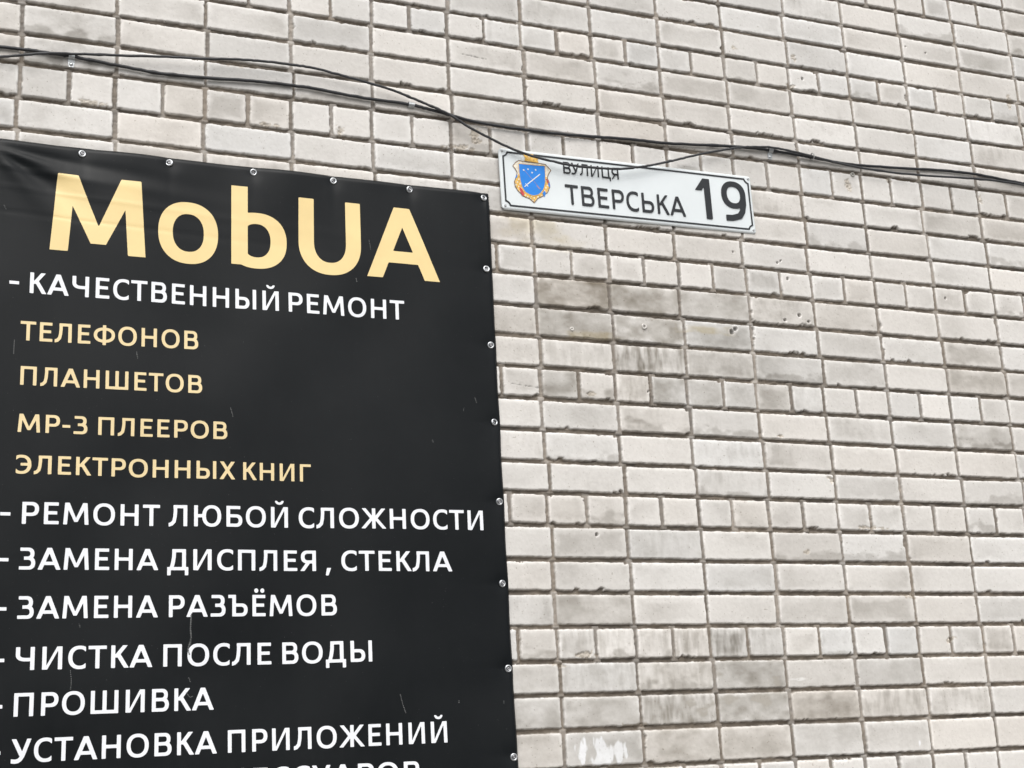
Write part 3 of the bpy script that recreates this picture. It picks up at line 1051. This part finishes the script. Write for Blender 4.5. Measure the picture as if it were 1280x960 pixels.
# ------------------------------------------------------------------ street name sign
def build_sign():
    SX, SZ = -0.1045, 0.2126
    ang = math.atan2(.2264 - .2126, .8334 + .1045)
    LW, LH = 0.9380, 0.2095
    root = empty("street_sign", (SX, -0.010, SZ + ZG))
    root.rotation_euler = (math.radians(0.6), -ang, math.radians(0.5))
    enamel = simple_mat("white_enamel", (0.72, 0.765, 0.78), 0.22, var=0.03, scale=8, bump=0.015)
    ink = simple_mat("dark_enamel", (0.012, 0.014, 0.017), 0.32, var=0.2, scale=30, bump=0)

    def rrect(x0, x1, y0, y1, r):
        cx, cy, hx, hy = (x0 + x1) / 2, (y0 + y1) / 2, (x1 - x0) / 2, (y1 - y0) / 2
        def f(X, Y):
            qx, qy = np.abs(X - cx) - hx + r, np.abs(Y - cy) - hy + r
            return np.hypot(np.maximum(qx, 0), np.maximum(qy, 0)) + np.minimum(np.maximum(qx, qy), 0) - r
        return f

    plate = Shape()
    f = rrect(0, LW, 0, LH, .012)
    V, F, S = march(f, -.003, LW + .004, -.003, LH + .004, .003)
    # rolled rim: the face dishes back slightly towards the edge
    def face(u, v, d):
        e = min(u, LW - u, v, LH - v)
        roll = 0.0035 * max(0.0, 1 - max(e, 0) / .006) ** 2
        bow = 0.0016 * math.sin(u / LW * 7.0) * math.sin(v / LH * 3.1)
        return (u, -0.004 + roll + bow + d, v)
    plate.add(V, F, S, face, .0040)
    plate.build("plate", enamel, root, False)

    def relief(h):
        def pl(u, v, d):
            bow = 0.0016 * math.sin(u / LW * 7.0) * math.sin(v / LH * 3.1)
            return (u, -0.004 - h + bow + d, v)
        return pl

    # border line, stepping in round the fixing holes
    def border(ins):
        o = rrect(ins, LW - ins, ins, LH - ins, .003)
        cor = [f_ell(x, y, .0200 - ins * .0 + (ins - .0095), .0200 + (ins - .0095), 2) for x in (.006, LW - .006) for y in (.006, LH - .006)]
        def g(X, Y):
            r = o(X, Y)
            for c in cor: r = np.maximum(r, -c(X, Y))
            return r
        return g
    b = Shape()
    fo, fi = border(.0105), border(.0158)
    V, F, S = march(lambda X, Y: np.maximum(fo(X, Y), -fi(X, Y)), 0, LW, 0, LH, .0012)
    b.add(V, F, S, relief(.0016), .0016)
    b.build("border", ink, root)
    # raised lettering
    L = Shape()
    def shifted(v0, slope, h):
        r = relief(h)
        return lambda u, v, d: r(u, v0 + v + (u - .22) * slope, d)
    word(L, 'ВУЛИЦЯ', .2240, .4240, shifted(.1450, -.010, .003), .0395, .13, .12, .03, .003)
    word(L, 'ТВЕРСЬКА', .2254, .6660, shifted(.0385, -.008, .003), .0680, .145, .13, .02, .003)
    word(L, '1', .7236, .7690, shifted(.0385, -.006, .003), .1450, .172, .15, .014, .003)
    word(L, '9', .8132, .9083, shifted(.0395, -.006, .003), .1460, .140, .125, .014, .003)
    L.build("lettering", ink, root)

    # coat of arms
    gold = simple_mat("emblem_gold", (0.74, 0.45, 0.10), 0.4, var=0.35, scale=120, bump=0.05)
    pale = simple_mat("emblem_pale_gold", (0.80, 0.74, 0.62), 0.4, var=0.2, scale=120, bump=0.05)
    blue = simple_mat("emblem_blue", (0.006, 0.215, 0.72), 0.35, var=0.06, scale=40, bump=0.0)
    red = simple_mat("emblem_red", (0.55, 0.06, 0.06), 0.4, var=0.2, scale=90, bump=0.0)
    silver = simple_mat("emblem_silver", (0.70, 0.72, 0.72), 0.4, var=0.1, scale=90, bump=0.0)
    brown = simple_mat("emblem_outline", (0.20, 0.12, 0.06), 0.5, var=0.2, scale=90, bump=0.0)
    cart = [(.0450, .1503), (.0560, .1640), (.0668, .1714), (.0985, .1690), (.1300, .1700), (.1600, .1684), (.1700, .1590), (.1792, .1500), (.1700, .1360), (.1640, .1219),
            (.1700, .1080), (.1718, .0939), (.1620, .0720), (.1424, .0563), (.1260, .0480), (.1115, .0304), (.0960, .0440), (.0752, .0497), (.0560, .0680), (.0488, .0815),
            (.0470, .0960), (.0537, .1108), (.0590, .1285), (.0540, .1400)]
    crest = empty("emblem", (0, 0, 0)); crest.parent = root
    bx = (.035, .19, .02, .205)

    def piece(name, fn, h, mat, st=.0009):
        s = Shape(); V, F, S = march(fn, bx[0], bx[1], bx[2], bx[3], st)
        s.add(V, F, S, relief(h), .0004)
        return s.build(name, mat, crest)
    fc = f_outline(cart)
    piece("outline", lambda X, Y: np.maximum(fc(X, Y) - .0012, -(fc(X, Y) + .0012)), .0016, brown)
    wave = lambda X, Y: np.sin(X * 420 + Y * 90) * np.sin(Y * 380 - X * 120)
    piece("cartouche", lambda X, Y: fc(X, Y), .0009, pale)
    low = f_box(0, 1, 0, .125)
    piece("scrollwork", lambda X, Y: np.maximum(np.maximum(fc(X, Y) + .002, low(X, Y)), -(wave(X, Y) + .45) * .004), .0013, gold)
    shield = [(.0660, .1600), (.1120, .1606), (.1581, .1623), (.1572, .1300), (.1549, .1038), (.1490, .0830), (.1375, .0674), (.1250, .0585), (.1103, .0546), (.0950, .0580), (.0822, .0648),
              (.0730, .0800), (.0676, .1036), (.0662, .1300)]
    fs = f_outline(shield)
    piece("shield", fs, .0020, blue)
    piece("shield_rim", lambda X, Y: np.maximum(fs(X, Y) - .0014, -(fs(X, Y) + .0004)), .0023, gold)
    piece("ribbon", f_poly((.062, .080), (.071, .075), (.080, .056), (.072, .049), (.066, .060)), .0021, red)
    piece("ribbon", f_poly((.158, .119), (.164, .116), (.171, .100), (.166, .099)), .0021, red)
    piece("ribbon", f_poly((.166, .106), (.171, .104), (.1715, .092), (.167, .090)), .0022, blue)
    piece("ribbon", f_poly((.143, .066), (.150, .076), (.155, .070), (.149, .054)), .0022, blue)
    piece("ribbon", f_poly((.050, .108), (.055, .118), (.060, .122), (.057, .112)), .0022, blue)
    piece("crown", U(f_poly((.087, .173), (.137, .171), (.135, .178), (.089, .180)), f_poly((.084, .196), (.098, .196), (.108, .178), (.092, .178)), f_poly((.104, .199), (.120, .199), (.117, .176), (.107, .176)),
                     f_poly((.126, .195), (.141, .192), (.132, .177), (.115, .177))), .0018, gold)
    piece("sabre", U(f_stroke([(.092, .092), (.138, .131)], .0034), f_stroke([(.086, .093), (.093, .085)], .0026), f_stroke([(.089, .089), (.082, .083)], .0030)), .0025, silver)
    piece("arrow", U(f_stroke([(.085, .139), (.137, .080)], .0014), f_stroke([(.126, .090), (.134, .081)], .0050)), .0024, simple_mat("emblem_arrow", (.30, .24, .38), .4, var=.2, scale=90, bump=0))
    def star(cx, cy, r):
        pts = [(cx + (r if k % 2 == 0 else r * .45) * math.sin(k * math.pi / 5), cy + (r if k % 2 == 0 else r * .45) * math.cos(k * math.pi / 5)) for k in range(10)]
        return f_outline(pts)
    for cx, cy in [(.0819, .1397), (.0976, .1443), (.1111, .1341), (.1244, .1448), (.1040, .1495)][:4]:
        piece("star", star(cx, cy, .0042), .0025, silver, .0006)

    # corner fixings
    grey = simple_mat("fixing_steel", (0.48, 0.49, 0.50), 0.4, 0.8, var=0.2, scale=300, bump=0.0)
    me = None
    for x, z in [(.0105, LH - .0110), (LW - .0105, LH - .0110), (.0105, .0110), (LW - .0105, .0110)]:
        if me is None:
            v = []; fcs = []
            seg = 18; prof = [(0, -.0016), (.0014, -.0016), (.0018, -.0028), (.0036, -.0022), (.0046, .0), (.0046, .004)]
            for k in range(seg):
                a = 2 * math.pi * k / seg
                for r, y in prof: v.append((r * math.cos(a), y, r * math.sin(a)))
            m_ = len(prof)
            for k in range(seg):
                for p in range(m_ - 1): fcs.append((k * m_ + p, k * m_ + p + 1, ((k + 1) % seg) * m_ + p + 1, ((k + 1) % seg) * m_ + p))
            o = mesh_obj("screw", v, fcs, grey, root, True); me = o.data
        else:
            o = bpy.data.objects.new("screw", me); COL.objects.link(o); o.parent = root
        o.location = (x, -.0040, z)
    tag(root, "white enamel street name sign with blue coat of arms and house number 19", "street sign")


build_sign()


# ------------------------------------------------------------------ cables
def catmull(P, n=8):
    out = []
    for i in range(len(P) - 1):
        p0 = P[max(i - 1, 0)]; p1 = P[i]; p2 = P[i + 1]; p3 = P[min(i + 2, len(P) - 1)]
        for k in range(n):
            t = k / n
            out.append(0.5 * ((2 * p1) + (p2 - p0) * t + (2 * p0 - 5 * p1 + 4 * p2 - p3) * t * t + (3 * p1 - p0 - 3 * p2 + p3) * t ** 3))
    out.append(P[-1])
    return out


def tube(name, P, rad, mat, parent=None, seg=10, rfun=None):
    P = [np.array(p, float) for p in P]
    v = []; f = []
    for i, p in enumerate(P):
        tg = P[min(i + 1, len(P) - 1)] - P[max(i - 1, 0)]; tg /= np.linalg.norm(tg)
        a = np.cross(tg, [0, 1, 0]); a /= np.linalg.norm(a); b = np.cross(tg, a)
        r = rad * (rfun(i) if rfun else 1)
        for k in range(seg):
            an = 2 * math.pi * k / seg
            v.append(p + r * (math.cos(an) * a + math.sin(an) * b))
    for i in range(len(P) - 1):
        for k in range(seg):
            f.append((i * seg + k, i * seg + (k + 1) % seg, (i + 1) * seg + (k + 1) % seg, (i + 1) * seg + k))
    f.append(tuple(range(seg))[::-1]); f.append(tuple((len(P) - 1) * seg + k for k in range(seg)))
    return mesh_obj(name, v, f, mat, parent, True)


rubber = simple_mat("cable_rubber", (0.018, 0.019, 0.022), 0.48, var=0.35, scale=40, bump=0.2)
rubber2 = simple_mat("cable_rubber_grey", (0.030, 0.031, 0.034), 0.5, var=0.35, scale=40, bump=0.2)


def cable(name, pix, rad, mat, label, ends):
    P = []
    for (px, py, y) in pix:
        x, z = on_wall(px, py, -y)
        P.append(np.array([x, -y, z + ZG]))
    d0 = (P[0] - P[1]); d0[1] = 0; d1 = (P[-1] - P[-2]); d1[1] = 0
    d0 /= np.linalg.norm(d0); d1 /= np.linalg.norm(d1)
    def ext(p, d, s):
        out = []
        for L in (.09, .2, .38, .62, .95, 1.4):
            q = p + np.array([s * L, 0, d[2] / abs(d[0]) * .22 * (1 - math.exp(-L / .22)) - .012 * math.sin(L * 7)])
            out.append(q)
        return out
    P = ext(P[0], d0, -1)[::-1] + P + ext(P[-1], d1, 1)
    C = catmull(P, 7)
    R_ = random.Random(len(pix))
    lum = [1 + R_.gauss(0, .03) + (0.25 if R_.random() < .03 else 0) for _ in C]
    C = [c + np.array([0, 0, R_.gauss(0, .0005)]) for c in C]
    o = tube(name, C, rad, mat, None, 10, lambda i: lum[i])
    return tag(o, label, "cable", None)


main_px = [(0, 58.4), (31, 62), (62.5, 66.5), (84, 69), (101.5, 72.8), (145, 81.5), (200, 91.5), (257, 97.3), (324, 101.8), (366.5, 107), (390, 110),
           (445.6, 120.8), (509.7, 130.3), (536, 136.4), (563, 144), (586.9, 150.5), (618, 156.7), (657, 162), (696, 167), (747, 171), (793.8, 174.7), (834, 179),
           (900, 182), (944, 185.6), (979, 190.5), (1016, 197), (1060, 205.2), (1100, 208.4), (1143, 211), (1182.5, 213.5), (1220, 217.8), (1261, 226), (1280, 229.6)]
drop_px = [(0, 71), (31, 68.5), (62, 66.5), (100, 67.5), (145, 69), (200, 70.7), (257, 73.4), (299, 74.2), (330.6, 76.6), (363, 80.5), (390, 84.5),
           (419, 91.9), (442.5, 98.4), (464, 104.4), (489, 112), (514, 122), (536, 131.2), (563, 143.6), (583.8, 157.5), (602.5, 167.5), (633.8, 183.3), (665, 195), (696, 202.8),
           (720, 207.5), (747, 210), (775, 211), (797, 209), (818.8, 205.5), (840.6, 200.8), (864, 195.3), (883, 191), (907, 187), (922.5, 184.7), (944, 183.6), (966, 184.5), (985, 188), (1016, 195.5), (1060, 206.6),
           (1103.7, 214), (1149, 218.8), (1218, 223.4), (1261, 228), (1280, 231.5)]


def ydrop(px):
    if px < 30: return .012
    if px < 80: return .024
    if px < 560: return .018 + .012 * math.sin((px - 80) / 480 * math.pi) - .004
    if px < 900: return .024 + .012 * math.sin((px - 560) / 340 * math.pi)
    return .022


cable("cable", [(a, b, .0085) for a, b in main_px], .0051, rubber, "thick black cable stapled along the brick wall, passing just above the street sign",
      (lambda p: p + np.array([-1.55, 0, .02]), lambda p: p + np.array([1.5, 0, -.02])))
cable("cable", [(a, b, ydrop(a)) for a, b in drop_px], .0040, rubber2, "thinner black cable that crosses the other and sags across the face of the street sign",
      (lambda p: p + np.array([-1.55, 0, -.03]), lambda p: p + np.array([1.5, 0, -.03])))


# ------------------------------------------------------------------ cable clips, tie, wall plugs
galv = simple_mat("galvanised_strip", (0.46, 0.48, 0.49), 0.42, 0.75, var=0.2, scale=120, bump=0.1)
nailm = simple_mat("nail_head", (0.60, 0.62, 0.63), 0.35, 0.8, var=0.15, scale=200, bump=0.05)


def clip(px, py, ang, label, tab, rad=.0072):
    x, z = on_wall(px, py, -.0085)
    root = empty("cable_clip", (x, -.0085, z + ZG))
    root.rotation_euler = (0, ang, 0)
    # a strip bent over the cable, with a flat tab nailed to the wall below it
    hw = .0085 if tab else .0095
    prof = []
    for k in range(13):
        a = math.radians(115 - 230 * k / 12)
        prof.append((-rad * math.cos(a), rad * math.sin(a)))
    prof = [(.0085, rad + .001)] + prof
    if tab: prof += [(.0045, -rad - .003), (.0060, -rad - .010), (.0062, -rad - .024)]
    else: prof += [(.0075, -rad - .001)]
    v = []; f = []
    th = .0011
    n_ = len(prof)
    for i, (y, zz) in enumerate(prof):
        a = prof[max(i - 1, 0)]; b = prof[min(i + 1, n_ - 1)]
        ty, tz = b[0] - a[0], b[1] - a[1]; L = math.hypot(ty, tz) or 1
        ny, nz_ = -tz / L, ty / L
        if ny * y + nz_ * zz < 0 and i < 14: ny, nz_ = -ny, -nz_
        if i >= 14: ny, nz_ = -1, 0
        w_ = hw * (1.0 if i < 14 else 1.12)
        if i == n_ - 1 and tab: w_ = hw * .8
        v += [(-w_, y + ny * th, zz + nz_ * th), (w_, y + ny * th, zz + nz_ * th), (w_, y, zz), (-w_, y, zz)]
    for i in range(n_ - 1):
        o = i * 4; q = o + 4
        for k in range(4): f.append((o + k, o + (k + 1) % 4, q + (k + 1) % 4, q + k))
    f += [(3, 2, 1, 0), tuple(n_ * 4 - 4 + k for k in range(4))]
    mesh_obj("strap", v, f, galv, root)
    if tab:
        seg = 16; nv = []; nf = []
        pr = [(0, -.0036), (.0030, -.0032), (.0052, -.0016), (.0054, .0)]
        for k in range(seg):
            a = 2 * math.pi * k / seg
            for r, y in pr: nv.append((r * math.cos(a), y, r * math.sin(a)))
        for k in range(seg):
            for p in range(3): nf.append((k * 4 + p, k * 4 + p + 1, ((k + 1) % seg) * 4 + p + 1, ((k + 1) % seg) * 4 + p))
        h = mesh_obj("nail_head", nv, nf, nailm, root, True)
        h.location = (0, .0050, -rad - .0155)
    tag(root, label, "cable clip", "metal clips holding the cables")


clip(89.5, 70.5, math.radians(0), "metal cable clip nailed above the top left of the black banner", True)
clip(514, 131, math.radians(4), "small metal cable clip without a tab, where the two cables nearly meet", False)
clip(963, 188, math.radians(3), "metal cable clip with round nail head just right of the street sign", True)

# a nylon tie round both cables
tx, tz = on_wall(1015, 196, -.014)
tie_m = simple_mat("nylon_tie", (0.30, 0.30, 0.30), 0.4, var=0.1, scale=90, bump=0)
Pt = []
for k in range(25):
    a = 2 * math.pi * k / 24
    Pt.append((tx + .0006 * math.sin(a * 2), -.0150 + .0150 * math.cos(a) * .8, tz + ZG + .0115 * math.sin(a)))
v = []; f = []
for i, p in enumerate(Pt[:-1]):
    a = 2 * math.pi * i / 24
    for dx, s in ((-.0022, 0), (.0022, 0), (.0022, .001), (-.0022, .001)):
        v.append((p[0] + dx, p[1] + s * math.cos(a), p[2] + s * math.sin(a)))
for i in range(24):
    o = i * 4; q = ((i + 1) % 24) * 4
    for k in range(4): f.append((o + k, o + (k + 1) % 4, q + (k + 1) % 4, q + k))
tag(mesh_obj("cable_tie", v, f, tie_m), "grey cable tie binding both cables, right of the street sign", "cable tie")


def plug(px, py, rad, col, label):
    x, z = on_wall(px, py, -.002)
    m = simple_mat("plug_plastic", col, 0.5, var=0.12, scale=200, bump=0.1)
    seg = 18; pr = [(0.0, .006), (rad * .38, .006), (rad * .42, -.0008), (rad * .85, -.0016), (rad, -.0002), (rad, .006)]
    v = []; f = []
    for k in range(seg):
        a = 2 * math.pi * k / seg
        wob = 1 + .08 * math.sin(3 * a + px)
        for r, y in pr: v.append((r * wob * math.cos(a), y, r * wob * math.sin(a)))
    n_ = len(pr)
    for k in range(seg):
        for p in range(n_ - 1): f.append((k * n_ + p, k * n_ + p + 1, ((k + 1) % seg) * n_ + p + 1, ((k + 1) % seg) * n_ + p))
    o = mesh_obj("wall_plug", v, f, m, None, True)
    o.location = (x, -.002, z + ZG)
    tag(o, label, "wall plug", "plugs left in the bricks")


plug(715, 411, .0066, (.66, .64, .60), "smaller white wall plug in the stained brick left under the street sign")
plug(805.5, 408, .0095, (.56, .54, .51), "larger pale wall plug in the stained brick under the middle of the street sign")
plug(1066, 218, .0085, (.40, .39, .36), "grey plug set in the mortar joint just under the cables at the right")
